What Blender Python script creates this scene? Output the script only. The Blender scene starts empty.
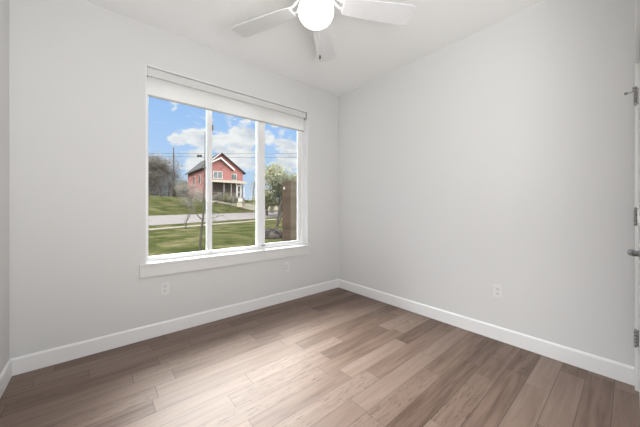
import bpy, math, random
from mathutils import Vector, Matrix
random.seed(7)
scene = bpy.context.scene
COL = scene.collection

# ------------------------------------------------------------------ camera
F = 262.6                      # focal length in pixels of a 640 wide frame
HY = 207.5                     # horizon row
CAM = Vector((-2.636, -2.718, 1.143))
YAW = math.radians(40.1)       # clockwise from +Y
FW = Vector((math.sin(YAW), math.cos(YAW), 0)); RT = Vector((math.cos(YAW), -math.sin(YAW), 0))
cd = bpy.data.cameras.new('camera'); cam = bpy.data.objects.new('camera', cd); COL.objects.link(cam)
cam.location = CAM; cam.rotation_euler = (math.pi / 2, 0, -YAW)
cd.sensor_fit = 'HORIZONTAL'; cd.sensor_width = 36; cd.lens = 36 * F / 640
cd.shift_y = -(213.5 - HY) / 640; cd.clip_start = .02; cd.clip_end = 1000
scene.camera = cam

# ------------------------------------------------------------------ view transform and light
vs = scene.view_settings
vs.view_transform = 'Standard'; vs.look = 'None'; vs.gamma = 1; vs.use_curve_mapping = False; vs.exposure = 0.0
SKY_FRONT = 0.95       # sky low over the houses, seen through the window
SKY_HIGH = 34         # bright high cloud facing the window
SKY_TOP = 1.2          # the rest of the high sky
SKY_REAR = 5.0         # pale cloud behind the building
SUN_POWER = 5
LAMP_POWER = 3      # globe of the ceiling fan
SIDE_POWER = 19.0       # added fill lights behind the camera, without fixtures: along the right wall,
UP_POWER = 33.0         # up at the ceiling,
FRONT_POWER = 10.0      # and straight ahead

w = bpy.data.worlds.new('sky'); scene.world = w; w.use_nodes = True
nt = w.node_tree; nt.nodes.clear()
def N(nt, t, **k):
    n = nt.nodes.new(t)
    for a, b in k.items():
        if a.startswith('i_'):
            n.inputs[a[2:].replace('_', ' ')].default_value = b
        else: setattr(n, a, b)
    return n
def L(nt, a, b): nt.links.new(a, b)
def sock(nt, v, s):
    if isinstance(v, (int, float)): s.default_value = v
    else: L(nt, v, s)
def math_(nt, op, a, b=0.0, clamp=False):
    n = N(nt, 'ShaderNodeMath', operation=op, use_clamp=clamp)
    sock(nt, a, n.inputs[0]); sock(nt, b, n.inputs[1]); return n.outputs[0]
def ramp(nt, fac, stops, interp='LINEAR'):
    n = N(nt, 'ShaderNodeValToRGB'); n.color_ramp.interpolation = interp
    e = n.color_ramp.elements
    while len(e) < len(stops): e.new(0.5)
    for i, (p, c) in enumerate(stops):
        e[i].position = p; e[i].color = tuple(c) + (1,) if len(c) == 3 else c
    L(nt, fac, n.inputs['Fac']); return n.outputs['Color']
def mix(nt, fac, a, b, mode='MIX'):
    n = N(nt, 'ShaderNodeMix', data_type='RGBA', blend_type=mode, clamp_factor=True)
    sock(nt, fac, n.inputs['Factor'])
    for v, s in ((a, n.inputs[6]), (b, n.inputs[7])):
        if isinstance(v, tuple): s.default_value = v if len(v) == 4 else v + (1,)
        else: L(nt, v, s)
    return n.outputs[2]
def maprange(nt, v, a, b, c=0.0, d=1.0, smooth=True):
    n = N(nt, 'ShaderNodeMapRange', interpolation_type='SMOOTHSTEP' if smooth else 'LINEAR')
    L(nt, v, n.inputs[0])
    for i, x in enumerate((a, b, c, d)): n.inputs[i + 1].default_value = x
    return n.outputs[0]

tc = N(nt, 'ShaderNodeTexCoord'); sep = N(nt, 'ShaderNodeSeparateXYZ'); L(nt, tc.outputs['Generated'], sep.inputs[0])
X, Y, Z = sep.outputs
blue = ramp(nt, Z, [(0.0, (.66, .77, .90)), (0.12, (.52, .71, .97)), (0.25, (.43, .65, 1.0)), (0.5, (.24, .48, .95))])
mp = N(nt, 'ShaderNodeMapping'); L(nt, tc.outputs['Generated'], mp.inputs['Vector'])
mp.inputs['Scale'].default_value = (1, 1, 2.3); mp.inputs['Location'].default_value = (.31, .12, .05)
nz = N(nt, 'ShaderNodeTexNoise', i_Scale=11.0, i_Detail=8.0, i_Roughness=.6); L(nt, mp.outputs[0], nz.inputs['Vector'])
# cumulus banks over the houses: soft lumps around given directions
def direction(px, py): 
    v = FW + RT * ((px - 320) / F) + Vector((0, 0, (HY - py) / F)); return v.normalized()
nw = N(nt, 'ShaderNodeTexNoise', i_Scale=9.0, i_Detail=6.0, i_Roughness=.65); L(nt, mp.outputs[0], nw.inputs['Vector'])
w1 = N(nt, 'ShaderNodeVectorMath', operation='SUBTRACT'); L(nt, nw.outputs['Color'], w1.inputs[0]); w1.inputs[1].default_value = (.5, .5, .5)
w2 = N(nt, 'ShaderNodeVectorMath', operation='SCALE'); L(nt, w1.outputs[0], w2.inputs[0]); w2.inputs['Scale'].default_value = .13
w3 = N(nt, 'ShaderNodeVectorMath', operation='ADD'); L(nt, w2.outputs[0], w3.inputs[0]); L(nt, tc.outputs['Generated'], w3.inputs[1])
bank = None
for px, py, r, s in ((182, 139, .050, .65), (197, 138, .060, .85), (218, 141, .060, .9), (235, 136, .070, 1.0), (250, 140, .070, .95), (270, 140, .055, .6), (285, 134, .05, .5),
                     (231, 117, .040, .6), (246, 121, .04, .5), (274, 122, .045, .55), (292, 124, .05, .65), (176, 106, .02, .35),
                     (240, 158, .10, .70), (195, 160, .09, .5), (160, 163, .08, .35), (290, 155, .10, .75), (312, 145, .09, .6)):
    dv = N(nt, 'ShaderNodeVectorMath', operation='DISTANCE'); L(nt, w3.outputs[0], dv.inputs[0]); dv.inputs[1].default_value = direction(px, py)
    g = maprange(nt, dv.outputs['Value'], r, 0.0, 0.0, s)
    bank = g if bank is None else math_(nt, 'MAXIMUM', bank, g)
cl = math_(nt, 'ADD', bank, math_(nt, 'MULTIPLY', math_(nt, 'SUBTRACT', nz.outputs['Fac'], .5), 1.5))
cl = maprange(nt, cl, .14, .46)
nz2 = N(nt, 'ShaderNodeTexNoise', i_Scale=16.0, i_Detail=5.0); L(nt, mp.outputs[0], nz2.inputs['Vector'])
ccol = ramp(nt, nz2.outputs['Fac'], [(.3, (.66, .71, .80)), (.6, (.97, .97, .98))])
front = mix(nt, cl, blue, ccol)
fs = N(nt, 'ShaderNodeVectorMath', operation='SCALE'); L(nt, front, fs.inputs[0]); fs.inputs['Scale'].default_value = SKY_FRONT
top = maprange(nt, Z, .45, .60)
c1 = mix(nt, top, fs.outputs[0], (SKY_TOP, SKY_TOP, SKY_TOP * 1.05))
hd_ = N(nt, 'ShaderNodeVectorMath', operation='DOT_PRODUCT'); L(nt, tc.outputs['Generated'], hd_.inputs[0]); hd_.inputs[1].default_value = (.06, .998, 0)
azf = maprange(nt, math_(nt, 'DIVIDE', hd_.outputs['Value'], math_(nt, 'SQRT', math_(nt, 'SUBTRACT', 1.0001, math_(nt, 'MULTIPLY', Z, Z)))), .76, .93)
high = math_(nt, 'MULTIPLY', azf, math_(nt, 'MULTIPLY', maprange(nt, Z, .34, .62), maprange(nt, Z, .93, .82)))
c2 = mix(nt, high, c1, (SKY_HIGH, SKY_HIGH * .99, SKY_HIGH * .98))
c2 = mix(nt, maprange(nt, Y, -.05, -.4), c2, (SKY_REAR, SKY_REAR * .99, SKY_REAR * .97))
c3 = mix(nt, maprange(nt, Z, .0, -.05), c2, (.25, .26, .2))
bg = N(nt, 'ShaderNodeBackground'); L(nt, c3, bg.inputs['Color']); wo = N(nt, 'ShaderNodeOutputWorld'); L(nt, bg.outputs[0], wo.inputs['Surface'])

sd = bpy.data.lights.new('sun', 'SUN'); sd.energy = SUN_POWER; sd.angle = math.radians(6); sd.color = (1, .95, .87)
sun = bpy.data.objects.new('sun', sd); COL.objects.link(sun)
sun.rotation_euler = Vector((.62, .30, -.72)).to_track_quat('-Z', 'Y').to_euler(); sun.location = (-8, -4, 12)

def area_light(name, loc, aim, power):
    l = bpy.data.lights.new(name, 'AREA'); l.shape = 'RECTANGLE'; l.size = .9; l.size_y = .5; l.energy = power; l.color = (1, .993, .985)
    o = bpy.data.objects.new(name, l); COL.objects.link(o); o.location = loc; o.rotation_euler = Vector(aim).to_track_quat('-Z', 'Y').to_euler()
area_light('fill_side', (-2.50, -2.97, 1.2), (1, .06, -.1), SIDE_POWER)  # added unseen fill to brighten the right wall, no real fixture
area_light('fill_up', (-2.40, -3.10, 1.1), (-.2, .6, .95), UP_POWER)  # added unseen fill that lifts the ceiling, no lamp stands here
area_light('fill_front', (-2.70, -3.00, 1.9), (.3, 1, -.2), FRONT_POWER)  # added unseen fill towards the window wall, not an actual lamp

# ------------------------------------------------------------------ helpers
class MB:
    def __init__(s): s.v = []; s.f = []; s.sm = []
    def quad(s, *p, smooth=False):
        n = len(s.v); s.v += [Vector(q) for q in p]; s.f.append(tuple(range(n, n + len(p)))); s.sm.append(smooth)
    def box(s, lo, hi, M=None):
        n = len(s.v)
        for x in (lo[0], hi[0]):
            for y in (lo[1], hi[1]):
                for z in (lo[2], hi[2]):
                    p = Vector((x, y, z)); s.v.append(M @ p if M else p)
        for q in ((0, 1, 3, 2), (4, 6, 7, 5), (0, 4, 5, 1), (2, 3, 7, 6), (0, 2, 6, 4), (1, 5, 7, 3)):
            s.f.append(tuple(n + i for i in q)); s.sm.append(False)
        return s
    def prism(s, poly, ext, M=None):          # polygon points (3D) extruded by vector
        n = len(s.v); k = len(poly); ext = Vector(ext)
        P = [Vector(p) for p in poly]; Q = [p + ext for p in P]
        for p in P + Q: s.v.append(M @ p if M else p)
        s.f.append(tuple(range(n + k - 1, n - 1, -1))); s.f.append(tuple(range(n + k, n + 2 * k))); s.sm += [False, False]
        for i in range(k):
            j = (i + 1) % k; s.f.append((n + i, n + j, n + k + j, n + k + i)); s.sm.append(False)
        return s
    def tube(s, pts, rad, seg=8, cap=True, smooth=True):
        pts = [Vector(p) for p in pts]; n0 = len(s.v); k = len(pts)
        if not isinstance(rad, (list, tuple)): rad = [rad] * k
        a = None
        for i, p in enumerate(pts):
            t = (pts[min(i + 1, k - 1)] - pts[max(i - 1, 0)])
            t = t.normalized() if t.length > 1e-9 else Vector((0, 0, 1))
            if a is None:
                a = t.orthogonal().normalized()
            else:
                a = a - t * a.dot(t); a = a.normalized() if a.length > 1e-6 else t.orthogonal().normalized()
            b = t.cross(a)
            for q in range(seg):
                an = 2 * math.pi * q / seg
                s.v.append(p + (a * math.cos(an) + b * math.sin(an)) * rad[i])
        for i in range(k - 1):
            for q in range(seg):
                r = (q + 1) % seg
                s.f.append((n0 + i * seg + q, n0 + i * seg + r, n0 + (i + 1) * seg + r, n0 + (i + 1) * seg + q)); s.sm.append(smooth)
        if cap:
            s.f.append(tuple(n0 + q for q in reversed(range(seg)))); s.f.append(tuple(n0 + (k - 1) * seg + q for q in range(seg))); s.sm += [False, False]
        return s
    def lathe(s, prof, c, seg=32, axis='Z', smooth=True):   # profile (r, h), closed at ends when r == 0
        c = Vector(c); n0 = len(s.v)
        for r, h in prof:
            for q in range(seg):
                an = 2 * math.pi * q / seg; u, w_ = r * math.cos(an), r * math.sin(an)
                d = {'Z': (u, w_, h), 'Y': (u, h, -w_), 'X': (h, u, w_)}[axis]
                s.v.append(c + Vector(d))
        for i in range(len(prof) - 1):
            for q in range(seg):
                r = (q + 1) % seg
                s.f.append((n0 + i * seg + q, n0 + i * seg + r, n0 + (i + 1) * seg + r, n0 + (i + 1) * seg + q)); s.sm.append(smooth)
        for i, rev in ((0, True), (len(prof) - 1, False)):
            ring = [n0 + i * seg + q for q in range(seg)]
            s.f.append(tuple(reversed(ring)) if rev else tuple(ring)); s.sm.append(False)
        return s
    def build(s, name, mat, parent=None, loc=None, bevel=0, M=None):
        base = Vector(loc) if loc is not None else Vector((0, 0, 0))
        root = parent
        off = Vector((0, 0, 0))
        while root is not None:
            off += root.location; root = root.parent
        me = bpy.data.meshes.new(name)
        vv = [(M @ v if M else v) - off - base for v in s.v]
        me.from_pydata([tuple(v) for v in vv], [], s.f)
        for p, k in zip(me.polygons, s.sm): p.use_smooth = k
        me.update(); me.materials.append(mat)
        o = bpy.data.objects.new(name, me); COL.objects.link(o); o.parent = parent; o.location = base
        if bevel:
            b = o.modifiers.new('bevel', 'BEVEL'); b.width = bevel; b.segments = 2; b.limit_method = 'ANGLE'; b.angle_limit = math.radians(50)
        return o
def thing(name, label, cat, loc, group=None):
    o = bpy.data.objects.new(name, None); COL.objects.link(o); o.location = loc; o.empty_display_size = .1
    return tag(o, label, cat, group)
def tag(o, label=None, cat=None, group=None, kind=None):
    for k, v in (('label', label), ('category', cat), ('group', group), ('kind', kind)):
        if v: o[k] = v
    return o
def struct(o, label, cat): return tag(o, label, cat, kind='structure')

# ------------------------------------------------------------------ materials
def mat(name, col, rough=.6, metal=0.0, spec=.5, noise=None, bump=0.0, emit=None):
    m = bpy.data.materials.new(name); m.use_nodes = True; t = m.node_tree
    b = t.nodes['Principled BSDF']; b.inputs['Roughness'].default_value = rough; b.inputs['Metallic'].default_value = metal
    b.inputs['Specular IOR Level'].default_value = spec; b.inputs['Base Color'].default_value = tuple(col) + (1,)
    if noise or bump:
        c = N(t, 'ShaderNodeTexCoord'); z = N(t, 'ShaderNodeTexNoise', i_Scale=(noise[1] if noise else 40.0), i_Detail=5.0); L(t, c.outputs['Object'], z.inputs['Vector'])
        if noise:
            c2 = noise[0]; L(t, ramp(t, z.outputs['Fac'], [(.3, col), (.7, c2)]), b.inputs['Base Color'])
        if bump:
            bp = N(t, 'ShaderNodeBump', i_Strength=bump, i_Distance=.01); L(t, z.outputs['Fac'], bp.inputs['Height']); L(t, bp.outputs[0], b.inputs['Normal'])
    if emit:
        b.inputs['Emission Color'].default_value = tuple(emit[0]) + (1,); b.inputs['Emission Strength'].default_value = emit[1]
    return m
M_wall = mat('wall_paint', (.722, .724, .720), .75, spec=.2, noise=((.727, .729, .725), 90.0), bump=.02)
M_ceil = mat('ceiling_paint', (.91, .915, .915), .85, spec=.15, noise=((.915, .92, .92), 60.0))
M_trim = mat('white_trim_enamel', (.87, .875, .88), .35, noise=((.875, .88, .885), 20.0))
M_sill = mat('sill_paint', (.75, .75, .745), .45, noise=((.755, .755, .75), 20.0))
M_vinyl = mat('white_window_vinyl', (.86, .865, .87), .3, noise=((.87, .87, .875), 15.0))
M_plate = mat('white_plastic', (.78, .78, .78), .3, noise=((.785, .785, .785), 30.0))
M_slot = mat('socket_slot', (.12, .12, .12), .6)
M_recep = mat('receptacle_plastic', (.74, .74, .74), .35)
M_nickel = mat('satin_nickel', (.36, .355, .35), .38, 1.0, noise=((.42, .415, .41), 60.0))
M_rubber = mat('grey_rubber_tip', (.30, .30, .30), .7)
M_screw = mat('dark_screw_head', (.06, .06, .06), .5, .8)
M_fan = mat('white_fan_lacquer', (.69, .69, .70), .4, noise=((.71, .71, .72), 12.0))
M_fanedge = mat('fan_blade_edge', (.38, .38, .38), .5)
M_chain = mat('chain_metal', (.45, .45, .45), .4, .9)
M_fob = mat('dark_chain_pull', (.08, .08, .08), .4, .4)
M_globe = mat('opal_glass_lit', (.95, .93, .9), .3, emit=((1, .965, .915), LAMP_POWER))
M_hem = mat('blind_hem_bar', (.50, .49, .47), .5)
M_cass = mat('blind_cassette', (.68, .68, .67), .45, noise=((.70, .70, .69), 15.0))
M_cap = mat('blind_end_cap', (.33, .33, .33), .5)

def fabric():
    m = bpy.data.materials.new('roller_shade_fabric'); m.use_nodes = True; t = m.node_tree; t.nodes.clear()
    c = N(t, 'ShaderNodeTexCoord'); wv = N(t, 'ShaderNodeTexNoise', i_Scale=400.0, i_Detail=2.0); L(t, c.outputs['Object'], wv.inputs['Vector'])
    col = ramp(t, wv.outputs['Fac'], [(.3, (.84, .84, .83)), (.7, (.9, .9, .89))])
    d = N(t, 'ShaderNodeBsdfDiffuse'); L(t, col, d.inputs['Color']); tr = N(t, 'ShaderNodeBsdfTranslucent'); L(t, col, tr.inputs['Color'])
    mx = N(t, 'ShaderNodeMixShader'); mx.inputs[0].default_value = .25; L(t, d.outputs[0], mx.inputs[1]); L(t, tr.outputs[0], mx.inputs[2])
    o = N(t, 'ShaderNodeOutputMaterial'); L(t, mx.outputs[0], o.inputs['Surface']); return m
M_fabric = fabric()
def glass():
    m = bpy.data.materials.new('window_glass'); m.use_nodes = True; t = m.node_tree; t.nodes.clear()
    tr = N(t, 'ShaderNodeBsdfTransparent'); tr.inputs['Color'].default_value = (.97, .985, .98, 1)
    gl = N(t, 'ShaderNodeBsdfGlossy'); gl.inputs['Roughness'].default_value = .02
    fr = N(t, 'ShaderNodeFresnel', i_IOR=1.13); mx = N(t, 'ShaderNodeMixShader'); L(t, fr.outputs[0], mx.inputs[0])
    L(t, tr.outputs[0], mx.inputs[1]); L(t, gl.outputs[0], mx.inputs[2])
    o = N(t, 'ShaderNodeOutputMaterial'); L(t, mx.outputs[0], o.inputs['Surface']); return m
M_glass = glass()

def wood_floor():
    m = bpy.data.materials.new('oak_plank_floor'); m.use_nodes = True; t = m.node_tree; b = t.nodes['Principled BSDF']
    c = N(t, 'ShaderNodeTexCoord'); s = N(t, 'ShaderNodeSeparateXYZ'); L(t, c.outputs['Object'], s.inputs[0]); x, y = s.outputs[0], s.outputs[1]
    W = .126
    ry = math_(t, 'DIVIDE', y, W); row = math_(t, 'FLOOR', ry)
    wr = N(t, 'ShaderNodeTexWhiteNoise', noise_dimensions='1D'); L(t, row, wr.inputs['W'])
    off = math_(t, 'MULTIPLY', wr.outputs['Value'], 7.0)
    ln = math_(t, 'ADD', math_(t, 'MULTIPLY', wr.outputs['Value'], .45), .62)
    rx = math_(t, 'ADD', math_(t, 'DIVIDE', x, ln), off); colm = math_(t, 'FLOOR', rx)
    cv = N(t, 'ShaderNodeCombineXYZ'); L(t, colm, cv.inputs[0]); L(t, row, cv.inputs[1])
    wn = N(t, 'ShaderNodeTexWhiteNoise', noise_dimensions='2D'); L(t, cv.outputs[0], wn.inputs['Vector'])
    rnd = wn.outputs['Value']; sc = N(t, 'ShaderNodeSeparateColor'); L(t, wn.outputs['Color'], sc.inputs[0])
    # grain coordinates, shifted per plank
    gx = math_(t, 'ADD', x, math_(t, 'MULTIPLY', rnd, 37.0)); gy = math_(t, 'ADD', math_(t, 'MULTIPLY', y, 14.0), math_(t, 'MULTIPLY', sc.outputs[1], 50.0))
    gv = N(t, 'ShaderNodeCombineXYZ'); L(t, gx, gv.inputs[0]); L(t, gy, gv.inputs[1])
    g1 = N(t, 'ShaderNodeTexNoise', i_Scale=2.2, i_Detail=7.0, i_Roughness=.6, i_Distortion=.4); L(t, gv.outputs[0], g1.inputs['Vector'])
    g2 = N(t, 'ShaderNodeTexNoise', i_Scale=9.0, i_Detail=4.0, i_Roughness=.7, i_Distortion=1.2); L(t, gv.outputs[0], g2.inputs['Vector'])
    tone = math_(t, 'ADD', math_(t, 'MULTIPLY', rnd, .34), math_(t, 'MULTIPLY', g1.outputs['Fac'], .66))
    base = ramp(t, tone, [(.20, (.062, .033, .020)), (.46, (.182, .123, .095)), (.88, (.285, .220, .180))])
    # open cathedral grain on some planks
    heavy = maprange(t, sc.outputs[2], .66, .70)
    marks = math_(t, 'MULTIPLY', maprange(t, g2.outputs['Fac'], .56, .62), math_(t, 'ADD', math_(t, 'MULTIPLY', heavy, .70), .10))
    base = mix(t, marks, base, (.06, .036, .024))
    fy = math_(t, 'FRACT', ry); fx = math_(t, 'FRACT', rx)
    ey = math_(t, 'MULTIPLY', math_(t, 'MINIMUM', fy, math_(t, 'SUBTRACT', 1.0, fy)), W)
    ex = math_(t, 'MULTIPLY', math_(t, 'MINIMUM', fx, math_(t, 'SUBTRACT', 1.0, fx)), .8)
    seam = maprange(t, math_(t, 'MINIMUM', ex, ey), .0006, .0022, 1.0, 0.0)
    base = mix(t, math_(t, 'MULTIPLY', seam, .75), base, (.03, .02, .014))
    L(t, base, b.inputs['Base Color'])
    L(t, math_(t, 'ADD', math_(t, 'MULTIPLY', g1.outputs['Fac'], .10), .43), b.inputs['Roughness']); b.inputs['Specular IOR Level'].default_value = .4
    h = math_(t, 'SUBTRACT', math_(t, 'MULTIPLY', g2.outputs['Fac'], .25), seam)
    bp = N(t, 'ShaderNodeBump', i_Strength=.25, i_Distance=.0015); L(t, h, bp.inputs['Height']); L(t, bp.outputs[0], b.inputs['Normal'])
    return m
M_floor = wood_floor()

# ------------------------------------------------------------------ the room
RX0, RY1, H = -3.10, -2.745, 2.74           # left wall x, wall behind y, ceiling height (corner by the window at x = y = 0)
OX0, OX1, OZ0, OZ1 = -2.325, -.553, .655, 2.385   # window opening
TH = .20
END = -5.60
b = MB(); b.box((RX0 - .15, END, -.12), (.15, .0, 0)); struct(b.build('floor', M_floor), 'brown oak plank floor running parallel to the window wall', 'floor')
b = MB(); b.box((RX0 - .15, END, H), (.15, TH, H + .15)); struct(b.build('ceiling', M_ceil), 'plain white painted ceiling', 'ceiling')
b = MB()
b.box((RX0 - .15, 0, -.5), (OX0, TH, H)); b.box((OX1, 0, -.5), (.15, TH, H)); b.box((OX0, 0, -.5), (OX1, TH, OZ0 - .02)); b.box((OX0, 0, OZ1), (OX1, TH, H))
struct(b.build('wall_back', M_wall), 'white painted wall with the big window', 'wall')
b = MB(); b.box((0, END, -.0), (.15, 0, H)); struct(b.build('wall_right', M_wall), 'plain white painted wall at the right', 'wall')
b = MB(); b.box((RX0 - .15, END, -.0), (RX0, 0, H)); struct(b.build('wall_left', M_wall), 'white painted wall at the far left edge', 'wall')
DX0, DX1, DZ = -.84, -.075, 2.035           # door opening in the wall behind
b = MB(); b.box((DX1, RY1 - .115, 0), (0, RY1, H)); b.box((-1.25, RY1 - .115, 0), (DX0, RY1, H)); b.box((DX0, RY1 - .115, DZ + .01), (DX1, RY1, H))
b.box((-1.25, END, 0), (-1.13, RY1 - .115, H)); b.box((RX0, END - .12, 0), (-1.13, END, H))
struct(b.build('wall_front', M_wall), 'white wall holding the closed door, seen edge on', 'wall')

BH, BT = .118, .014
def baseboard(name, poly_a, poly_b, nrm, label):
    a, c, n = Vector(poly_a), Vector(poly_b), Vector(nrm)
    pr = [a, a + n * BT, a + n * BT + Vector((0, 0, BH - .012)), a + n * (BT - .008) + Vector((0, 0, BH)), a + Vector((0, 0, BH))]
    m = MB(); m.prism(pr, c - a); struct(m.build(name, M_trim, bevel=.0015), label, 'baseboard')
baseboard('baseboard_back', (RX0, 0, 0), (0, 0, 0), (0, -1, 0), 'white baseboard under the window')
baseboard('baseboard_right', (0, 0, 0), (0, RY1 + .016, 0), (-1, 0, 0), 'white baseboard along the right wall')
baseboard('baseboard_left', (RX0, END, 0), (RX0, 0, 0), (1, 0, 0), 'white baseboard along the left wall')
# window stool and apron in one board
b = MB(); b.box((-2.370, -.022, .537), (-.540, 0, .645)); b.box((-2.372, -.030, .640), (-.538, .10, .657))
struct(b.build('trim_1', M_sill, bevel=.002), 'white window sill board and apron below the window', 'window sill')

# ------------------------------------------------------------------ window
win = struct(thing('window_1', None, None, (OX0, .06, OZ0)), 'wide white framed window of three tall panes', 'window')
FY0, FY1 = .085, .15
ML0, ML1 = -1.783, -1.735; MR0, MR1 = -1.222, -1.172
GB = .70
b = MB()
b.box((OX0, .0, OZ1 - .008), (OX1, TH, OZ1)); b.box((OX0, .0, OZ0), (OX0 + .008, TH, OZ1)); b.box((OX1 - .008, .0, OZ0), (OX1, TH, OZ1))
b.build('jamb_liner', M_trim, win)
b = MB()
b.box((OX0 + .008, FY0, OZ0), (OX0 + .030, FY1, OZ1 - .008)); b.box((OX1 - .052, FY0, OZ0), (OX1 - .008, FY1, OZ1 - .008))
b.box((OX0 + .03, FY0, OZ0), (OX1 - .052, FY1, GB - .006)); b.box((OX0 + .03, FY0, OZ1 - .05), (OX1 - .052, FY1, OZ1 - .008))
b.build('frame', M_vinyl, win, bevel=.003)
b = MB(); b.box((ML0, FY0 + .005, GB - .006), (ML1, FY1, OZ1 - .05)); b.box((ML0 + .010, FY0 - .006, GB - .006), (ML1 - .016, FY0 + .01, OZ1 - .05)); m1 = b.build('mullion', M_vinyl, win, bevel=.003)
b = MB(); b.box((MR0, FY0 + .005, GB - .006), (MR1, FY1, OZ1 - .05)); b.box((MR0 + .010, FY0 - .006, GB - .006), (MR1 - .020, FY0 + .01, OZ1 - .05)); b.build('mullion', M_vinyl, win, bevel=.003)
# movable right sash
sx0, sx1 = MR1, OX1 - .052
b = MB(); sy0, sy1 = FY0 + .012, FY0 + .045
b.box((sx0, sy0, GB - .006), (sx0 + .05, sy1, OZ1 - .05)); b.box((sx1 - .035, sy0, GB - .006), (sx1, sy1, OZ1 - .05))
b.box((sx0 + .05, sy0, GB - .006), (sx1 - .035, sy1, GB + .012)); b.box((sx0 + .05, sy0, OZ1 - .09), (sx1 - .035, sy1, OZ1 - .05))
sash = b.build('sash', M_vinyl, win, bevel=.003)
b = MB(); b.box((sx0 - .005, FY0 - .012, GB - .012), (sx0 + .04, FY0 + .012, GB + .002)); lk = b.build('latch', M_nickel, win, bevel=.003)
b = MB(); b.box((ML1 - .004, FY0 - .012, 1.94), (ML1 + .008, FY0 + .004, 2.0)); b.build('latch', M_nickel, win, bevel=.002)
for x0, x1, z0 in ((OX0 + .03, ML0, GB - .006), (ML1, MR0, GB - .006), (sx0 + .05, sx1 - .035, GB + .012)):
    b = MB(); b.box((x0 - .004, FY0 + .026, z0 - .004), (x1 + .004, FY0 + .032, OZ1 - .05)); b.build('pane', M_glass, win)

# roller blind inside the opening
bl = thing('roller_blind', 'white roller blind drawn a little way down inside the window top', 'blind', (-1.44, .03, 2.37))
bx0, bx1 = OX0 + .012, -.585
b = MB(); b.prism([(bx0, .002, 2.296), (bx0, .002, 2.350), (bx0, .010, 2.372), (bx0, .074, 2.374), (bx0, .074, 2.352), (bx0, .014, 2.340), (bx0, .012, 2.296)], (bx1 - bx0, 0, 0)); b.build('cassette', M_cass, bl, bevel=.001)
b = MB(); b.tube([(bx0 + .004, .044, 2.318), (bx1 - .004, .044, 2.318)], .021, 16); b.build('roll', M_fabric, bl)
b = MB(); b.box((bx0 + .006, .0225, 2.136), (bx1 - .018, .0235, 2.325)); b.build('shade_fabric', M_fabric, bl)
b = MB(); b.box((bx0 + .004, .017, 2.122), (bx1 - .016, .030, 2.138)); b.build('hem_bar', M_hem, bl, bevel=.003)
b = MB(); b.box((bx1, .002, 2.294), (bx1 + .012, .075, 2.370)); b.build('end_cap', M_cap, bl, bevel=.002)
b = MB(); b.box((bx0 - .004, .002, 2.294), (bx0, .075, 2.370)); b.build('end_cap', M_cap, bl, bevel=.001)

# ------------------------------------------------------------------ door in the wall behind
door = struct(thing('door_1', None, None, (DX1, RY1, 0)), 'closed white door hinged beside the right wall', 'door')
b = MB(); cw = .062
cf = RY1 + .015
b.box((DX1, RY1, 0), (DX1 + cw, cf, DZ + .008)); b.box((DX0 - cw, RY1, 0), (DX0, RY1 + .003, DZ + .008)); b.box((DX0 - cw, RY1, DZ + .008), (DX1 + cw, cf, DZ + .008 + cw + .02))
b.build('casing', M_trim, door, bevel=.002)
b = MB(); b.box((DX0 + .004, RY1 - .040, .012), (DX1 - .005, RY1 - .003, DZ)); b.build('door_slab', M_trim, door, bevel=.002)
KX, KY = DX1 - .006, RY1 + .0125
for z in (.330, 1.088, 1.835):
    b = MB(); hh = .051
    for k in range(5):
        z0 = z - hh + k * .0206; b.tube([(KX, KY, z0), (KX, KY, z0 + .0192)], .0075, 12)
    b.tube([(KX, KY, z - hh - .006), (KX, KY, z + hh + .006)], .005, 10)
    hg = b.build('hinge', M_nickel, door)
    b = MB(); b.box((DX1 - .0035, RY1 - .030, z - hh), (DX1 - .0005, KY, z + hh)); b.build('hinge_leaf', M_nickel, hg)
    for zz in (-.034, 0, .034):
        b = MB(); b.lathe([(.0042, 0), (.004, .0008), (.0002, .0012)], (DX1 - .0033, RY1 + .001, z + zz), 10, 'X'); o_ = b.build('screw', M_screw, hg)
    if z > 1.5:
        b = MB(); b.box((KX - .012, KY - .006, z + hh + .002), (KX + .012, KY + .012, z + hh + .007)); b.tube([(KX, KY + .008, z + .03), (KX, KY + .036, z + .03)], .0035, 10); b.tube([(KX, KY, z + hh), (KX, KY + .008, z + hh), (KX, KY + .01, z + .03)], .004, 8)
        ds = b.build('door_stop', M_nickel, door)
        b = MB(); b.lathe([(.006, 0), (.0085, .003), (.0085, .011), (.006, .014)], (KX, KY + .032, z + .03), 16, 'Y'); b.build('rubber_tip', M_rubber, ds)
HX, HZ = DX0 + .07, .934
b = MB(); b.lathe([(.031, 0), (.032, .004), (.029, .008), (.013, .010), (.012, .026)], (HX, RY1 - .003, HZ), 28, 'Y'); hd = b.build('handle_rose', M_nickel, door)
b = MB(); b.tube([(HX - .004, RY1 + .020, HZ), (HX + .008, RY1 + .026, HZ), (HX + .03, RY1 + .029, HZ), (HX + .075, RY1 + .029, HZ - .002), (HX + .115, RY1 + .027, HZ - .004)], [.014, .0145, .014, .013, .0115], 14); b.build('lever', M_nickel, hd)

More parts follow.
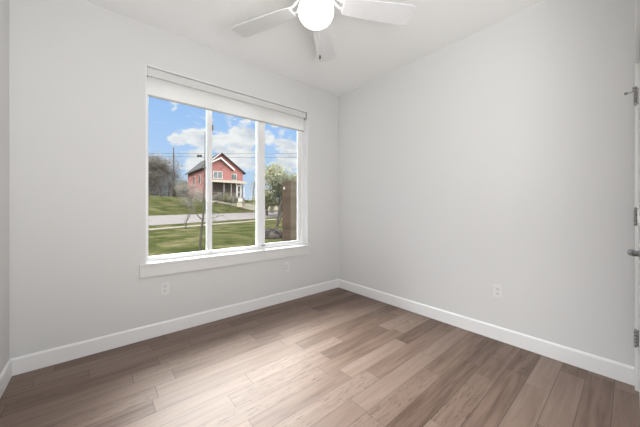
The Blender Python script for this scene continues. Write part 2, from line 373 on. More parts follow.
# ------------------------------------------------------------------ wall outlets
def outlet(label, at, u, n, decora=False):
    u, n, at = Vector(u), Vector(n), Vector(at); zv = Vector((0, 0, 1))
    M = Matrix((u, zv, n)).transposed().to_4x4(); M.translation = at     # local x across, y up, z out of the wall
    t = thing('wall_outlet', label, 'outlet', at, 'wall outlets')
    m = MB(); m.prism([(-.035, -.057, 0), (.035, -.057, 0), (.035, .057, 0), (-.035, .057, 0)], (0, 0, .0055), M); m.build('cover_plate', M_plate, t, bevel=.003)
    if decora:
        m = MB(); m.box((-.0165, -.033, .004), (.0165, .033, .008), M); r = m.build('receptacle', M_recep, t, bevel=.001)
        cs = (-.018, .018)
    else: cs = (-.0195, .0195)
    for cy in cs:
        if not decora:
            m = MB(); k = 18; poly = []
            for i in range(k):
                a = 2 * math.pi * i / k; poly.append((max(-.0165, min(.0165, .0195 * math.cos(a))), cy + .0148 * math.sin(a), .004))
            m.prism(poly, (0, 0, .0035), M); r = m.build('receptacle', M_recep, t)
        m = MB(); z1 = .0083 if decora else .0078
        m.box((-.0078, cy - .002, .006), (-.0056, cy + .0075, z1), M); m.box((.0052, cy - .001, .006), (.0074, cy + .0065, z1), M); m.box((-.002, cy - .0095, .006), (.0024, cy - .005, z1), M)
        m.build('slot', M_slot, r)
    if not decora:
        m = MB(); m.box((-.003, -.003, .005), (.003, .003, .0065), M); m.build('screw', M_plate, t)
    return t
outlet('white duplex wall outlet low under the left end of the window', (-2.179, 0, .412), (1, 0, 0), (0, -1, 0))
outlet('white wall outlet with flat rectangular insert under the right end of the window', (-.883, 0, .416), (1, 0, 0), (0, -1, 0), True)
outlet('white duplex wall outlet on the right wall', (0, -1.973, .420), (0, -1, 0), (-1, 0, 0))

# ------------------------------------------------------------------ ceiling fan
FD = 1.60
hub = CAM + FW * FD + RT * ((316 - 320) / F * FD); hub.z = 0
fan = thing('ceiling_fan', 'white ceiling fan with a lit round globe hanging from the ceiling', 'ceiling fan', (hub.x, hub.y, H))
b = MB(); b.lathe([(.075, H), (.075, H - .03), (.06, H - .055), (.022, H - .06), (.022, H - .12), (.10, H - .125), (.118, H - .14), (.118, H - .27), (.105, H - .295), (.072, H - .30)], hub, 48); b.build('motor_housing', M_fan, fan)
b = MB(); b.lathe([(.070, H - .29), (.078, H - .30), (.078, H - .325), (.070, H - .332)], hub, 40); b.build('light_collar', M_fan, fan)
GZ = 2.335
b = MB(); pr = []
for i in range(19):
    a = math.pi * i / 18 * .86; pr.append((max(.0005, .109 * math.sin(a)), GZ - .086 * math.cos(a)))
b.lathe(pr, hub, 48); b.build('globe', M_globe, fan)
BZ = 2.388
for k in range(5):
    ang = math.radians(8 + 72 * k)                       # clockwise from the view direction
    d = FW * math.cos(ang) + RT * math.sin(ang); p = Vector((0, 0, 1)).cross(d)
    tilt = math.radians(-8); pw = p * math.cos(tilt) + Vector((0, 0, 1)) * math.sin(tilt)
    up = d.cross(pw).normalized(); c0 = Vector((hub.x, hub.y, BZ))
    outline = []
    prof = [(.17, .050), (.22, .060), (.40, .070), (.56, .076), (.600, .075), (.622, .066), (.630, .048)]
    for r_, w_ in prof: outline.append((r_, w_))
    for r_, w_ in reversed(prof): outline.append((r_, -w_))
    poly = [c0 + d * r_ + pw * w_ - up * .003 for r_, w_ in outline]
    b = MB(); b.prism(poly, up * .006); bl_ = b.build('blade', M_fan, fan, bevel=.001)
    b = MB()
    for sgn in (-1, 1):
        b.tube([c0 + d * .105 + p * (.02 * sgn) + Vector((0, 0, .05)), c0 + d * .15 + p * (.025 * sgn) + Vector((0, 0, .01)), c0 + d * .24 + pw * (.032 * sgn) + up * .006], [.008, .008, .006], 8)
    b.prism([c0 + d * .165 + pw * .042 + up * .003, c0 + d * .235 + pw * .045 + up * .003, c0 + d * .250 + up * .003, c0 + d * .235 - pw * .045 + up * .003, c0 + d * .165 - pw * .042 + up * .003], up * .004)
    b.build('blade_bracket', M_fan, bl_)
def pull_chain(px, d0, ytop, ybot, fob_mat, fr):
    q = CAM + FW * d0 + RT * ((px - 320) / F * d0); zt = ytop; zb = CAM.z + (HY - ybot) / F * d0
    m = MB(); m.tube([(q.x, q.y, zt), (q.x, q.y, zb)], .0013, 6); ch = m.build('pull_chain', M_chain, fan)
    m = MB(); m.lathe([(.0005, 0), (fr * .8, .004), (fr, .012), (fr * .7, .024), (.002, .03)], (q.x, q.y, zb - .026), 14); m.build('chain_fob', fob_mat, ch)
pull_chain(310, 1.47, H - .28, 23, M_chain, .0028)
pull_chain(320, 1.735, H - .28, 55.5, M_fob, .0065)

# ------------------------------------------------------------------ outside: the ground
DS = Vector((math.sin(math.radians(60.6)), math.cos(math.radians(60.6)), 0)); NS = Vector((-DS.y, DS.x, 0))   # along the street, and across it away from the window
PROF = [(-80, -1.50), (0, -1.50), (8, -1.44), (14.0, -1.30), (14.9, -1.285), (17.2, -1.26), (19.5, -1.14), (24.5, -.826), (28, .0), (33, 1.35), (37, 1.75), (45, 1.95), (60, 2.25), (90, 3.2), (160, 5.0)]
def Hs(s):
    for (a, ha), (c, hc) in zip(PROF, PROF[1:]):
        if s <= c:
            return CAM.z + ha + (hc - ha) * (s - a) / (c - a)
    return CAM.z + PROF[-1][1]
def at(a, s, dz=0.0):
    p = CAM + DS * a + NS * s; return Vector((p.x, p.y, Hs(s) + dz))
def gp(px, t, dz=0.0):                # ground point on the sight line of a picture column at depth t
    p = CAM + FW * t + RT * ((px - 320) / F * t); s = (p - CAM).dot(NS); return Vector((p.x, p.y, Hs(s) + dz))
def gs(px, s, dz=0.0):                # the same, at distance s across the street
    d = FW + RT * ((px - 320) / F); return gp(px, s / d.dot(NS), dz)
def gray(px, py):                     # ground point seen at a picture position
    t = 3.0
    while t < 140:
        g = gp(px, t)
        if g.z >= CAM.z + (HY - py) / F * t: break
        t += .05
    return t
def ground_mat(name, stops, scale, bump=.5, detail=8.0, mapscale=(1, 1, 1)):
    m = bpy.data.materials.new(name); m.use_nodes = True; t = m.node_tree; b = t.nodes['Principled BSDF']
    c = N(t, 'ShaderNodeTexCoord'); mpn = N(t, 'ShaderNodeMapping'); mpn.inputs['Scale'].default_value = mapscale; L(t, c.outputs['Object'], mpn.inputs['Vector'])
    a = N(t, 'ShaderNodeTexNoise', i_Scale=scale, i_Detail=detail, i_Roughness=.65); L(t, mpn.outputs[0], a.inputs['Vector'])
    a2 = N(t, 'ShaderNodeTexNoise', i_Scale=scale * 9, i_Detail=4.0); L(t, mpn.outputs[0], a2.inputs['Vector'])
    f = math_(t, 'ADD', math_(t, 'MULTIPLY', a.outputs['Fac'], .62), math_(t, 'MULTIPLY', a2.outputs['Fac'], .38))
    L(t, ramp(t, f, stops), b.inputs['Base Color']); b.inputs['Roughness'].default_value = .9; b.inputs['Specular IOR Level'].default_value = .0
    if bump:
        bp = N(t, 'ShaderNodeBump', i_Strength=bump, i_Distance=.05); L(t, f, bp.inputs['Height']); L(t, bp.outputs[0], b.inputs['Normal'])
    return m
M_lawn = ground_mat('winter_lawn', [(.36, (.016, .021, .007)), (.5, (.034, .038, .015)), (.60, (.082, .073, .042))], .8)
M_street = ground_mat('pale_asphalt', [(.35, (.105, .097, .098)), (.65, (.13, .121, .121))], 1.2, .1)
M_conc = ground_mat('pale_concrete', [(.35, (.125, .113, .092)), (.65, (.16, .148, .122))], 1.5, .1)
ss = sorted(set([-80, -40, -15] + [i * 1.0 for i in range(0, 62)] + [14.9, 17.2, 24.5] + list(range(64, 160, 6))))
aa = list(range(-80, 161, 4))
b = MB(); idx = {}
for i, s in enumerate(ss):
    for j, a in enumerate(aa):
        b.v.append(at(a, s))
nA = len(aa)
for i in range(len(ss) - 1):
    for j in range(nA - 1):
        k = i * nA + j; b.f.append((k, k + 1, k + nA + 1, k + nA)); b.sm.append(True)
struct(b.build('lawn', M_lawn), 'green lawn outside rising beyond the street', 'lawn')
def strip(name, s0, s1, m, label, cat, dz=.03, n=6):
    b = MB()
    for j in range(len(aa) - 1):
        for i in range(n):
            sa = s0 + (s1 - s0) * i / n; sb = s0 + (s1 - s0) * (i + 1) / n
            b.quad(at(aa[j], sa, dz), at(aa[j + 1], sa, dz), at(aa[j + 1], sb, dz), at(aa[j], sb, dz))
        b.quad(at(aa[j], s0, -.05), at(aa[j + 1], s0, -.05), at(aa[j + 1], s0, dz), at(aa[j], s0, dz))
        b.quad(at(aa[j], s1, -.05), at(aa[j + 1], s1, -.05), at(aa[j + 1], s1, dz), at(aa[j], s1, dz))
    struct(b.build(name, m), label, cat)
strip('street', 17.2, 24.5, M_street, 'pale grey street crossing the view outside', 'street')
strip('sidewalk', 14.0, 14.75, M_conc, 'narrow pale sidewalk this side of the street', 'sidewalk', .05, 2)
# driveway winding from the street to the house
up_ = [(206, 200.8), (222, 201.0), (236, 201.8), (246, 203.2), (256, 205.0), (270, 206.3), (288, 206.8)]
lo_ = [(206, 202.6), (222, 204.0), (234, 206.0), (243, 208.4), (250, 210.4), (262, 211.6), (284, 210.2)]
TU = [gray(*p) for p in up_]; TL = [gray(*p) for p in lo_]
UP3 = [gp(p[0], t) for p, t in zip(up_, TU)]; LO3 = [gp(p[0], t) for p, t in zip(lo_, TL)]
def drape(p, dz): s_ = (p - CAM).dot(NS); return Vector((p.x, p.y, Hs(s_) + dz))
b = MB(); NI, NJ = 8, 14
for i in range(len(up_) - 1):
    for k in range(NI):
        for q in range(NJ):
            def pt(k_, q_):
                g = k_ / NI; f = q_ / NJ
                return drape((UP3[i] * (1 - g) + UP3[i + 1] * g) * (1 - f) + (LO3[i] * (1 - g) + LO3[i + 1] * g) * f, .06)
            b.quad(pt(k, q + 1), pt(k + 1, q + 1), pt(k + 1, q), pt(k, q))
struct(b.build('driveway', M_conc), 'pale driveway curving from the street up to the red house', 'driveway')

# ------------------------------------------------------------------ outside: the red house
def wood_siding(name, c0, c1, board):
    m = bpy.data.materials.new(name); m.use_nodes = True; t = m.node_tree; b = t.nodes['Principled BSDF']
    c = N(t, 'ShaderNodeTexCoord'); s = N(t, 'ShaderNodeSeparateXYZ'); L(t, c.outputs['Object'], s.inputs[0])
    r = math_(t, 'DIVIDE', s.outputs[2], board); fr = math_(t, 'FRACT', r); wn = N(t, 'ShaderNodeTexWhiteNoise', noise_dimensions='1D'); L(t, math_(t, 'FLOOR', r), wn.inputs['W'])
    z = N(t, 'ShaderNodeTexNoise', i_Scale=3.0, i_Detail=6.0); L(t, c.outputs['Object'], z.inputs['Vector'])
    f = math_(t, 'ADD', math_(t, 'MULTIPLY', wn.outputs['Value'], .4), math_(t, 'MULTIPLY', z.outputs['Fac'], .6))
    col = ramp(t, f, [(.25, c0), (.75, c1)])
    L(t, mix(t, maprange(t, fr, .06, .0), col, tuple(x * .45 for x in c0)), b.inputs['Base Color']); b.inputs['Roughness'].default_value = .75
    bp = N(t, 'ShaderNodeBump', i_Strength=.4, i_Distance=.02); L(t, fr, bp.inputs['Height']); L(t, bp.outputs[0], b.inputs['Normal'])
    return m
M_red = wood_siding('red_clapboard', (.215, .083, .076), (.26, .104, .096), .20)
M_roof = ground_mat('grey_roof_metal', [(.35, (.05, .05, .053)), (.65, (.075, .075, .078))], 2.0, .2)
M_white = mat('white_house_trim', (.36, .36, .355), .5, noise=((.39, .39, .385), 4.0))
M_cream = mat('cream_paint', (.30, .28, .23), .6, noise=((.32, .30, .25), 4.0))
M_hwin = mat('house_window_glass', (.06, .075, .085), .12, noise=((.10, .115, .12), 2.0))
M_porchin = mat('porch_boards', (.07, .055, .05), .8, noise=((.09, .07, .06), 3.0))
M_deckpost = mat('porch_post_paint', (.22, .20, .18), .7, noise=((.25, .23, .21), 3.0))
M_deck = mat('porch_deck_boards', (.12, .10, .085), .8, noise=((.15, .125, .105), 3.0))
hA = CAM + FW * 48 + RT * (-20.95); hA.z = 0
hf = (RT * .771 + FW * .636).normalized()      # along the house front, to the right
hb = (RT * -.636 + FW * .771).normalized()     # from the front back along its side
hz = CAM.z + .0
def hp(l, d, z): p = hA + hf * l + hb * d; return Vector((p.x, p.y, CAM.z + z))
house = thing('house', 'two-storey red clapboard house with a front porch across the street', 'house', hp(3.5, 4, .2))
WL, WD, PK = 7.13, 13.0, 2.75
ZA, ZB, ZP, Z0 = 7.65, 7.0, 10.25, .4
b = MB(); b.prism([hp(0, 0, Z0), hp(WL, 0, Z0), hp(WL, 0, ZB), hp(PK, 0, ZP), hp(0, 0, ZA)], hb * WD); b.build('wall', M_red, house)
def slab(l0, z0, l1, z1, d0, d1, th, m, name='roof'):
    b = MB(); b.prism([hp(l0, d0, z0), hp(l1, d0, z1), hp(l1, d0, z1 + th), hp(l0, d0, z0 + th)], hb * (d1 - d0)); return b.build(name, m, house)
sl = (ZP - ZA) / PK; sr = (ZP - ZB) / (WL - PK)
rf = slab(-.5, ZA - .5 * sl, PK, ZP, -.45, WD + .4, .16, M_roof); slab(PK, ZP, WL + .45, ZB - .45 * sr, -.45, WD + .4, .16, M_roof)
def rake(l0, z0, l1, z1, d, w_, m):
    b = MB(); b.prism([hp(l0, d, z0 - w_), hp(l1, d, z1 - w_), hp(l1, d, z1), hp(l0, d, z0)], hb * .06); b.build('rake_board', m, house)
rake(-.5, ZA - .5 * sl + .17, PK, ZP + .17, -.52, .17, M_white); rake(PK, ZP + .17, WL + .45, ZB - .45 * sr + .17, -.52, .20, M_roof)
# projecting front bay with its own gable
by, bp_, bz, bl0, bl1 = -1.3, 2.25, 9.0, -.02, 4.35
bzl, bzr = 7.75, 7.35
b = MB(); b.prism([hp(bl0, by, 5.0), hp(bl1, by, 5.0), hp(bl1, by, bzr), hp(bp_, by, bz), hp(bl0, by, bzl)], hb * 1.4); b.build('bay_wall', M_red, house)
slB = (bz - bzl) / (bp_ - bl0); srB = (bz - bzr) / (bl1 - bp_)
slab(bl0 - .4, bzl - .4 * slB, bp_, bz, by - .5, .6, .16, M_roof); slab(bp_, bz, bl1 + .4, bzr - .4 * srB, by - .5, .6, .16, M_roof)
rake(bl0 - .4, bzl - .4 * slB + .2, bp_, bz + .2, by - .58, .26, M_white); rake(bp_, bz + .2, bl1 + .4, bzr - .4 * srB + .2, by - .58, .36, M_white)
def hwin(l0, l1, z0, z1, d, bars=1):
    b = MB(); t = .10
    def bx(a0, a1, c0, c1, dd0, dd1, mb): mb.prism([hp(a0, dd0, c0), hp(a1, dd0, c0), hp(a1, dd0, c1), hp(a0, dd0, c1)], hb * (dd1 - dd0))
    bx(l0 - t, l1 + t, z0 - t, z0, d - .08, d + .02, b); bx(l0 - t, l1 + t, z1, z1 + t, d - .08, d + .02, b); bx(l0 - t, l0, z0, z1, d - .08, d + .02, b); bx(l1, l1 + t, z0, z1, d - .08, d + .02, b)
    for k in range(bars):
        c = l0 + (l1 - l0) * (k + 1) / (bars + 1); bx(c - .04, c + .04, z0, z1, d - .07, d + .02, b)
    f = b.build('house_window', M_white, house)
    b = MB(); bx(l0, l1, z0, z1, d - .03, d + .01, b); b.build('pane', M_hwin, f)
hwin(1.05, 2.55, 5.35, 6.55, by, 1); hwin(4.85, 5.75, 5.45, 6.5, 0, 1)
def swin(d0, d1, z0, z1):
    b = MB(); b.prism([hp(-.07, d0 - .1, z0 - .1), hp(-.07, d1 + .1, z0 - .1), hp(-.07, d1 + .1, z1 + .1), hp(-.07, d0 - .1, z1 + .1)], hf * .09); f = b.build('house_window', M_white, house)
    b = MB(); b.prism([hp(-.10, d0, z0), hp(-.10, d1, z0), hp(-.10, d1, z1), hp(-.10, d0, z1)], hf * .06); b.build('pane', M_hwin, f)
swin(3.0, 3.8, 4.6, 6.3); swin(7.0, 7.8, 4.6, 6.3); swin(4.6, 5.6, 1.4, 3.1)
# porch
pd0, pl0, pl1 = -3.2, .1, 6.15
b = MB(); b.prism([hp(pl0 - .2, pd0 - .3, 4.45), hp(pl1 + .2, pd0 - .3, 4.45), hp(pl1 + .2, pd0 - .3, 4.82), hp(pl0 - .2, pd0 - .3, 4.82)], hb * .1); b.build('porch_fascia', M_cream, house)
b = MB(); b.prism([hp(pl0 - .2, pd0 - .2, 4.5), hp(pl0 - .2, pd0 - .2, 4.68), hp(pl0 - .2, 0, 5.35), hp(pl0 - .2, 0, 5.15)], hf * (pl1 - pl0 + .4)); b.build('porch_roof', M_cream, house)
b = MB(); b.prism([hp(pl0, pd0, .9), hp(pl1, pd0, .9), hp(pl1, pd0, 1.85), hp(pl0, pd0, 1.85)], hb * -pd0); b.build('porch_deck', M_deck, house)
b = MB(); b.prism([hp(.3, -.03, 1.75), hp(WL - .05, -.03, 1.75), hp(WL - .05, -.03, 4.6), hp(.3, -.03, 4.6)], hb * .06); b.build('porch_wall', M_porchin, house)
for l in (.2, 2.3, 3.6, 4.6, 5.5, pl1 - .1):
    b = MB(); b.prism([hp(l - .06, pd0 + .05, 1.75), hp(l + .06, pd0 + .05, 1.75), hp(l + .06, pd0 + .05, 4.48), hp(l - .06, pd0 + .05, 4.48)], hb * .12); b.build('porch_post', M_white if l > 4 else M_deckpost, house)
b = MB()
for z in (2.05, 2.6): b.prism([hp(.2, pd0 + .08, z), hp(4.6, pd0 + .08, z), hp(4.6, pd0 + .08, z + .07), hp(.2, pd0 + .08, z + .07)], hb * .06)
l = .35
while l < 4.5:
    b.prism([hp(l, pd0 + .09, 2.05), hp(l + .05, pd0 + .09, 2.05), hp(l + .05, pd0 + .09, 2.62), hp(l, pd0 + .09, 2.62)], hb * .04); l += .3
b.build('porch_railing', M_deck, house)
b = MB()
for l0, l1, z0, z1 in ((4.70, 4.82, 1.85, 4.1), (5.28, 5.40, 1.85, 4.1), (4.70, 5.40, 3.95, 4.12), (4.70, 5.40, 1.85, 2.0), (4.70, 5.40, 2.80, 2.92)):
    b.prism([hp(l0, pd0 + .02, z0), hp(l1, pd0 + .02, z0), hp(l1, pd0 + .02, z1), hp(l0, pd0 + .02, z1)], hb * .08)
b.build('screen_door', M_white, house)
b = MB()
for k in range(5):
    b.prism([hp(4.6, pd0 - .3 * (k + 1), .5), hp(5.5, pd0 - .3 * (k + 1), .5), hp(5.5, pd0 - .3 * (k + 1), 1.5 - .22 * k), hp(4.6, pd0 - .3 * (k + 1), 1.5 - .22 * k)], hb * .3)
b.build('porch_steps', M_deck, house)
b = MB(); c0 = hp(5.0, 4.0, 0)
for k in range(1): b.prism([hp(5.0, 4.0, 8.0), hp(5.5, 4.0, 8.0), hp(5.5, 4.0, 9.9), hp(5.0, 4.0, 9.9)], hb * .5)
b.prism([hp(4.9, 3.9, 9.9), hp(5.6, 3.9, 9.9), hp(5.6, 3.9, 10.05), hp(4.9, 3.9, 10.05)], hb * .7)
b.build('chimney', M_porchin, house)

# ------------------------------------------------------------------ outside: poles, wires, boards
M_pole = mat('weathered_pole_wood', (.035, .03, .027), .9, noise=((.055, .048, .042), 3.0))
M_wire = mat('black_cable', (.02, .02, .022), .6)
pb = gp(173.6, 60); pole = thing('utility_pole', 'tall dark utility pole left of the red house', 'utility pole', pb)
def sky_pt(px, py, t): p = CAM + FW * t + RT * ((px - 320) / F * t); p.z = CAM.z + (HY - py) / F * t; return p
ptop = sky_pt(173.6, 147.5, 60).z
b = MB(); b.tube([pb - Vector((0, 0, .5)), Vector((pb.x, pb.y, (pb.z + ptop) / 2)), Vector((pb.x, pb.y, ptop))], [.19, .17, .12], 10); b.build('pole', M_pole, pole)
wd = sky_pt(215, 155, 60) - sky_pt(130, 155, 60); wd.z = 0; wd.normalize(); wn_ = Vector((-wd.y, wd.x, 0))
za, zb = sky_pt(173.6, 153.6, 60).z, sky_pt(173.6, 156.8, 60).z
M_porc = mat('grey_porcelain', (.2, .2, .2), .3)
for z in (za, zb):
    b = MB(); b.box((-.05, -.35, z - .12), (.05, .10, z - .02), Matrix.Translation((pb.x, pb.y, 0)) @ Matrix((wd, wn_, Vector((0, 0, 1)))).transposed().to_4x4()); ca_ = b.build('cross_arm', M_pole, pole)
    q = Vector((pb.x, pb.y, z - .02)) - wn_ * .30; b = MB(); b.lathe([(.05, 0), (.06, .04), (.03, .08)], q, 10); b.build('insulator', M_porc, ca_)
def wire(label, z, off, sag, a0, a1):
    p0 = Vector((pb.x, pb.y, z + .03)) - wn_ * off; pts = []
    for k in range(41):
        a = a0 + (a1 - a0) * k / 40; span = 38.0; f = (a % span) / span
        pts.append(p0 + wd * a - Vector((0, 0, sag * 4 * f * (1 - f))))
    m = MB(); m.tube(pts, .042, 6); tag(m.build('power_line', M_wire, loc=p0), label, 'cable', 'power lines')
wire('upper black power line strung from the utility pole', za, .30, .12, -38, 38)
wire('lower black power line strung from the utility pole', zb, .30, .25, -38, 38)
sp = sky_pt(200.2, 155.6, 60) - wn_ * .30
# a splice box clamped on the lower line
fq = ((sp - pb).dot(wd) % 38) / 38; sp = Vector((pb.x, pb.y, zb + .03 - .25 * 4 * fq * (1 - fq))) - wn_ * .30 + wd * (sp - pb).dot(wd)
sb = thing('cable_box', 'small dark cable box hanging on the power line left of the roof', 'cable box', sp)
MX = Matrix.Translation(sp) @ Matrix((wd, wn_, Vector((0, 0, 1)))).transposed().to_4x4()
b = MB(); b.prism([(-.55, -.16, .0), (-.45, -.16, -.16), (-.45, -.16, .55), (-.55, -.16, .38)], (0, .32, 0), MX); b.box((-.45, -.16, .02), (.5, .16, .50), MX); b.build('enclosure', M_wire, sb, bevel=.02)
for x_ in (-.3, .25):
    b = MB(); b.box((x_, -.05, -.05), (x_ + .1, .05, .06), MX); b.build('clamp', M_pole, sb)

q = gs(240.0, 26.2); sg = thing('sign_board', 'small white board above a cream board on a post beside the driveway', 'sign', q)
MS = Matrix.Translation(q) @ Matrix((RT, FW, Vector((0, 0, 1)))).transposed().to_4x4()
b = MB(); b.box((-.06, -.05, -.2), (.06, .05, 1.75), MS); b.build('post', M_pole, sg)
b = MB(); b.box((-.46, -.11, .50), (.40, -.05, 1.20), MS); b.build('cream_board', mat('cream_board', (.27, .245, .185), .7, noise=((.30, .27, .205), 3.0)), sg, bevel=.02)
b = MB(); b.box((-.26, -.11, 1.32), (.42, -.05, 1.85), MS); b.build('white_board', M_white, sg, bevel=.02)

# ------------------------------------------------------------------ outside: plank screen close to the window
M_plank = wood_siding('brown_screen_planks', (.034, .021, .013), (.070, .045, .029), .145)
M_plank2 = wood_siding('greyed_screen_planks', (.046, .035, .024), (.078, .062, .044), .145)
cpx = 290.6; q = gp(cpx, 10.3)
fl = (RT * -.80 + FW * .60).normalized(); fr_ = (RT * .96 + FW * .28).normalized()
scr = thing('plank_screen', 'tall brown horizontal plank screen just outside the right pane', 'fence', q)
top = sky_pt(cpx, 181.0, 10.3).z
def panel(dv, length, m, nv, name):
    mb = MB(); z = q.z - .05; 
    while z < top - .02:
        z1 = min(z + .1455, top); mb.prism([q + Vector((0, 0, z - q.z)), q + dv * length + Vector((0, 0, z - q.z)), q + dv * length + Vector((0, 0, z1 - q.z)), q + Vector((0, 0, z1 - q.z))], nv * .03); z += .146
    mb.build(name, m, scr)
panel(fl, .46, M_plank, fl.cross(Vector((0, 0, 1))) * 1.0, 'side_planks')
panel(fr_, 1.6, M_plank2, fr_.cross(Vector((0, 0, 1))) * -1.0, 'front_planks')
b = MB(); b.box((-.06, -.0, -.1), (.06, .10, top - q.z + .02), Matrix.Translation(q + FW * .03) ); b.build('corner_post', M_plank, scr)
b = MB(); e = q + fl * .30 - fl.cross(Vector((0, 0, 1))) * 0; e.z = sky_pt(285, 188, 10.3).z
nrm_ = fl.cross(Vector((0, 0, 1))); nrm_ = nrm_ if nrm_.dot(FW) < 0 else -nrm_
b.prism([e + nrm_ * .03 + Vector((0, 0, -.05)) - fl * .03, e + nrm_ * .03 + Vector((0, 0, -.05)) + fl * .03, e + nrm_ * .03 + Vector((0, 0, .05)) + fl * .03, e + nrm_ * .03 + Vector((0, 0, .05)) - fl * .03], nrm_ * .03); b.build('white_tag', M_white, scr)

# ------------------------------------------------------------------ outside: trees and shrubs
M_bark = mat('grey_brown_bark', (.062, .052, .042), .9, noise=((.095, .08, .066), 8.0))
M_barkd = mat('dark_bark', (.045, .036, .03), .9, noise=((.06, .05, .042), 8.0))
M_twigpale = mat('pale_bare_twigs', (.14, .13, .11), .9, noise=((.19, .178, .155), 4.0))
M_twigdark = mat('dark_bare_twigs', (.062, .055, .047), .9, noise=((.115, .103, .088), 1.0))
M_leafg = mat('yellow_green_leaves', (.085, .090, .036), .7, noise=((.16, .155, .075), .7))
M_leafd = mat('dark_green_leaves', (.034, .044, .018), .7, noise=((.08, .085, .04), 1.0))
M_mulch = mat('dry_purple_brown_leaves', (.035, .028, .026), .9, noise=((.07, .058, .052), 3.0))
def rdir(v, spread, rng):
    a = v.orthogonal().normalized(); c = v.cross(a); an = rng.uniform(0, 2 * math.pi); s = math.tan(spread)
    return (v + (a * math.cos(an) + c * math.sin(an)) * s).normalized()
def branch(mb, p, d, ln, r, depth, rng, spread, tips, grav=.0, kids=(2, 3), seg=5, shrink=.72):
    pts = [p]; n = 3; dd = d
    for i in range(n):
        dd = rdir(dd, rng.uniform(0, .18), rng); dd = (dd + Vector((0, 0, grav))).normalized(); pts.append(pts[-1] + dd * ln / n)
    rr = [r * (1 - .42 * i / n) for i in range(n + 1)]
    mb.tube(pts, rr, seg if depth > 1 else 4, cap=False); tips.append((pts[-1], dd)); 
    if depth > 0:
        for k in range(rng.randint(*kids)):
            j = n if k == 0 else rng.randint(1, n)
            branch(mb, pts[j], rdir(dd, rng.uniform(.5, 1.0) * spread, rng), ln * shrink * rng.uniform(.75, 1.1), rr[j] * .68, depth - 1, rng, spread, tips, grav, kids, seg, shrink)
def leaf_cloud(mb, pts, n, rad, size, rng, flat=1.0, aspect=1.0):
    for _ in range(n):
        c, _d = rng.choice(pts); o = Vector((rng.gauss(0, 1), rng.gauss(0, 1), rng.gauss(0, flat))) * rad
        u = Vector((rng.gauss(0, 1), rng.gauss(0, 1), rng.gauss(0, 1))).normalized(); v = u.orthogonal().normalized(); s = size * rng.uniform(.6, 1.3)
        p = c + o; mb.quad(p - u * s * .5, p + v * s * .3 * aspect, p + u * s * .5, p - v * s * .3 * aspect)
def tree(name, label, cat, base, h, r, bark, seed, leaf=None, nleaf=0, lrad=.6, lsize=.3, depth=4, spread=.6, group=None, trunk=.3, kids=(2, 3), lean=None, aspect=1.0, leafname='foliage', shrink=.72, low=0.0):
    rng = random.Random(seed); t = thing(name, label, cat, base, group)
    mb = MB(); tips = []; d0 = Vector((0, 0, 1)) if lean is None else Vector(lean).normalized()
    branch(mb, Vector(base) - Vector((0, 0, .15)), d0, h * trunk, r, depth, rng, spread, tips, .03, kids, 7, shrink)
    # fit the crown to the wanted height
    zt = max(v.z for v in mb.v) - base[2]; k = h / zt
    for v in mb.v: v.xy = Vector(base).xy + (v.xy - Vector(base).xy) * k; v.z = base[2] + (v.z - base[2]) * k
    tips = [(Vector((base[0] + (p.x - base[0]) * k, base[1] + (p.y - base[1]) * k, base[2] + (p.z - base[2]) * k)), d) for p, d in tips]
    mb.build('branches', bark, t)
    if leaf:
        lb = MB(); ok = [q for q in tips if q[0].z > base[2] + h * .22] or tips
        for _ in range(int(len(ok) * low)):
            an = rng.uniform(0, 6.28); rr = h * .30 * math.sqrt(rng.random()); ok.append((Vector(base) + Vector((rr * math.cos(an), rr * math.sin(an), rng.uniform(.03, .55) * h)), None))
        leaf_cloud(lb, ok, nleaf, lrad, lsize, rng, .8, aspect); lb.build(leafname, leaf, t)
    return t
# bare dark trees beyond the lawn at the left
for i, (px, t_, h_, lab) in enumerate(((146, 64, 9.2, 'dark bare tree at the left edge of the window view'), (153, 66, 10.4, 'dark bare tree second from the left behind the far lawn'), (160, 62, 10.2, 'tallest dense bare tree left of the utility pole'),
                                        (168, 66, 9.6, 'dark bare tree right beside the utility pole'), (178, 72, 4.6, 'low bare tree right of the utility pole'), (183, 70, 3.6, 'low bare tree close to the house side'))):
    tree('bare_tree', lab, 'tree', gp(px, t_), h_, .15, M_twigdark, 20 + i, M_twigdark, 9000, .75, .42, 4, .62, 'bare trees beyond the far lawn', .26, aspect=.30, leafname='twigs', low=.8)
tree('leafy_tree', 'yellow-green leafy tree behind the plank screen', 'tree', gp(281, 36), 6.6, .25, M_bark, 41, M_leafg, 8500, .6, .26, 4, .75, 'leafy trees at the right', .25)
tree('leafy_tree', 'pale thin-leaved tree rising behind the yellow-green tree', 'tree', gp(272, 44), 7.8, .22, M_bark, 42, M_leafg, 3800, .75, .28, 4, .6, 'leafy trees at the right', .3)
tree('leafy_tree', 'dark green leafy tree low behind the plank screen', 'tree', gp(290, 32), 5.2, .25, M_bark, 44, M_leafd, 4200, .5, .26, 4, .8, 'leafy trees at the right', .22)
tree('shrub', 'green bushy shrub at the left foot of the yellow-green tree', 'shrub', gp(267, 37), 3.6, .10, M_bark, 45, M_leafg, 4200, .42, .24, 4, .7, None, .2)
tree('bare_tree', 'grey bare tree right of the red house porch', 'tree', gp(254, 62), 6.2, .16, M_twigpale, 46, M_twigpale, 1500, .5, .3, 4, .5, 'bare trees beyond the far lawn', .25, aspect=.35, leafname='twigs')
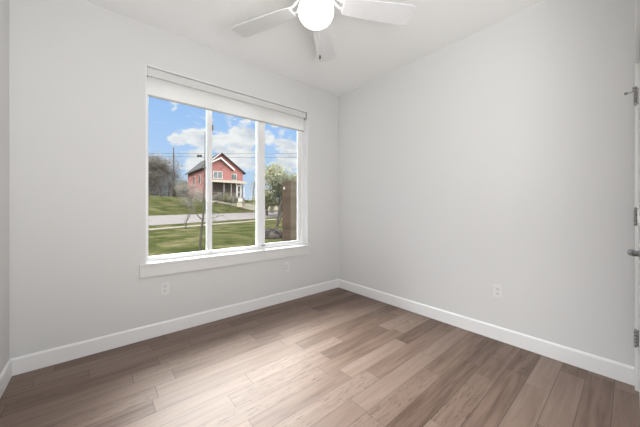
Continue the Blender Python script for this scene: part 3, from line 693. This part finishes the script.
# pale bare bush across the street, and the thin sapling on the near lawn
tree('bare_bush', 'pale leafless bush across the street in front of the house side', 'bush', gs(189, 28.5), 3.4, .05, M_twigpale, 51, M_twigpale, 2600, .34, .42, 4, .75, None, .16, (3, 4), aspect=.09, leafname='twigs', low=.5)
tree('bare_bush', 'low leafless bush at the foot of the red house', 'bush', gs(201, 31), 2.3, .04, M_twigpale, 52, M_twigpale, 1700, .3, .36, 4, .8, None, .16, (3, 4), aspect=.09, leafname='twigs', low=.5)
tree('sapling', 'thin leafless sapling beside the sidewalk on the near lawn', 'sapling', gs(184.5, 13.4), 1.45, .022, M_barkd, 53, None, 0, depth=4, spread=.62, trunk=.24, shrink=.74)
for i, (l_, d_, h_, lab) in enumerate(((.6, -4.2, 1.3, 'dry garden shrub before the left end of the porch'), (1.9, -4.4, 1.2, 'dry garden shrub second from the left before the porch'), (3.1, -4.3, 1.35, 'dry garden shrub before the middle of the porch'), (4.2, -4.5, 1.1, 'dry garden shrub left of the porch steps'))):
    q_ = hp(l_, d_, 0); s_ = (q_ - CAM).dot(NS); q_.z = Hs(s_)
    tree('garden_shrub', lab, 'shrub', q_, h_, .03, M_twigdark, 80 + i, M_leafg if i % 2 else M_twigpale, 700, .22, .22, 3, .9, 'shrubs along the porch', .14, (3, 4), aspect=.5, low=.6)
# young tree close to the window, forking at chest height
yb = gp(199.5, 7.4); yt = thing('young_tree', 'slender bare young tree close outside beside the left mullion', 'tree', yb)
rng = random.Random(61); mb = MB(); tips = []
tr = [yb - Vector((0, 0, .1))] + [sky_pt(px, py, 7.4) for px, py in ((200.5, 240), (201.5, 230), (203, 219), (203.6, 205), (204.2, 185), (204.8, 160), (205.0, 131))]
mb.tube(tr, [.034, .032, .030, .027, .021, .017, .013, .006], 8)
lf = [sky_pt(px, py, 7.4) for px, py in ((202.8, 220), (199, 217), (195.5, 212.5), (194, 207))]; mb.tube(lf, [.019, .016, .012, .008], 7)
for p0, d0, ln, r in ((lf[-1], Vector((-.3, .1, 1)), .30, .007), (lf[-2], RT * -.6 + Vector((0, 0, .7)), .28, .007), (tr[4], RT * .9 + Vector((0, 0, .35)), .55, .009), (tr[4], RT * .8 - FW * .3 + Vector((0, 0, .1)), .60, .008),
                      (tr[5], RT * .8 + Vector((0, 0, .6)), .5, .007), (tr[5], RT * -.6 + FW * .5 + Vector((0, 0, .7)), .4, .007), (tr[3], RT * .95 + Vector((0, 0, .0)), .6, .008), (lf[-1], RT * -.9 + Vector((0, 0, .3)), .34, .006), (lf[-2], RT * -.9 + FW * .4 + Vector((0, 0, .1)), .32, .006), (tr[4], RT * -.8 + Vector((0, 0, .5)), .4, .007)):
    branch(mb, p0, d0.normalized(), ln, r * 1.25, 3, rng, .65, tips, .03, (2, 4), 5, .75)
mb.build('branches', M_barkd, yt)
# forked stem and low clump beside the plank screen
fb = gp(276.3, 14.0); fs_ = thing('forked_shrub', 'forked dark bare stem beside the plank screen', 'shrub', fb); mb = MB()
mb.tube([fb - Vector((0, 0, .1))] + [sky_pt(px, py, 14.0) for px, py in ((276.6, 228), (277.4, 220), (279.0, 211), (280.6, 205), (283, 199))], [.07, .06, .055, .05, .045, .03], 8)
mb.tube([sky_pt(px, py, 14.0) for px, py in ((276.8, 227), (279.2, 221), (281.4, 215.5), (283.5, 211))], [.05, .045, .04, .03], 8)
tips = []; rng = random.Random(66)
branch(mb, sky_pt(281, 204, 14.0), Vector((0, 0, 1)), .8, .03, 3, rng, .6, tips)
mb.build('stems', M_barkd, fs_)
cb = gp(272, 12.6); cl_ = thing('low_clump', 'low dark clump of dry leaves left of the plank screen', 'shrub', cb); mb = MB(); rng = random.Random(71)
core = MB(); k = 14; pr_ = []
seeds = []
for i in range(40):
    x = rng.uniform(-.42, .55); y = rng.uniform(-.35, .35); z = .38 * math.sqrt(max(0.02, 1 - (x / .62) ** 2 - (y / .5) ** 2)) * rng.uniform(.6, 1)
    seeds.append((cb + RT * x + FW * y + Vector((0, 0, z)), None))
leaf_cloud(mb, seeds, 2600, .07, .09, rng); mb.build('foliage', M_mulch, cl_)
core.lathe([(.45, -.05), (.5, .08), (.42, .22), (.25, .32), (.02, .36)], cb, 18); core.build('mound', M_mulch, cl_)
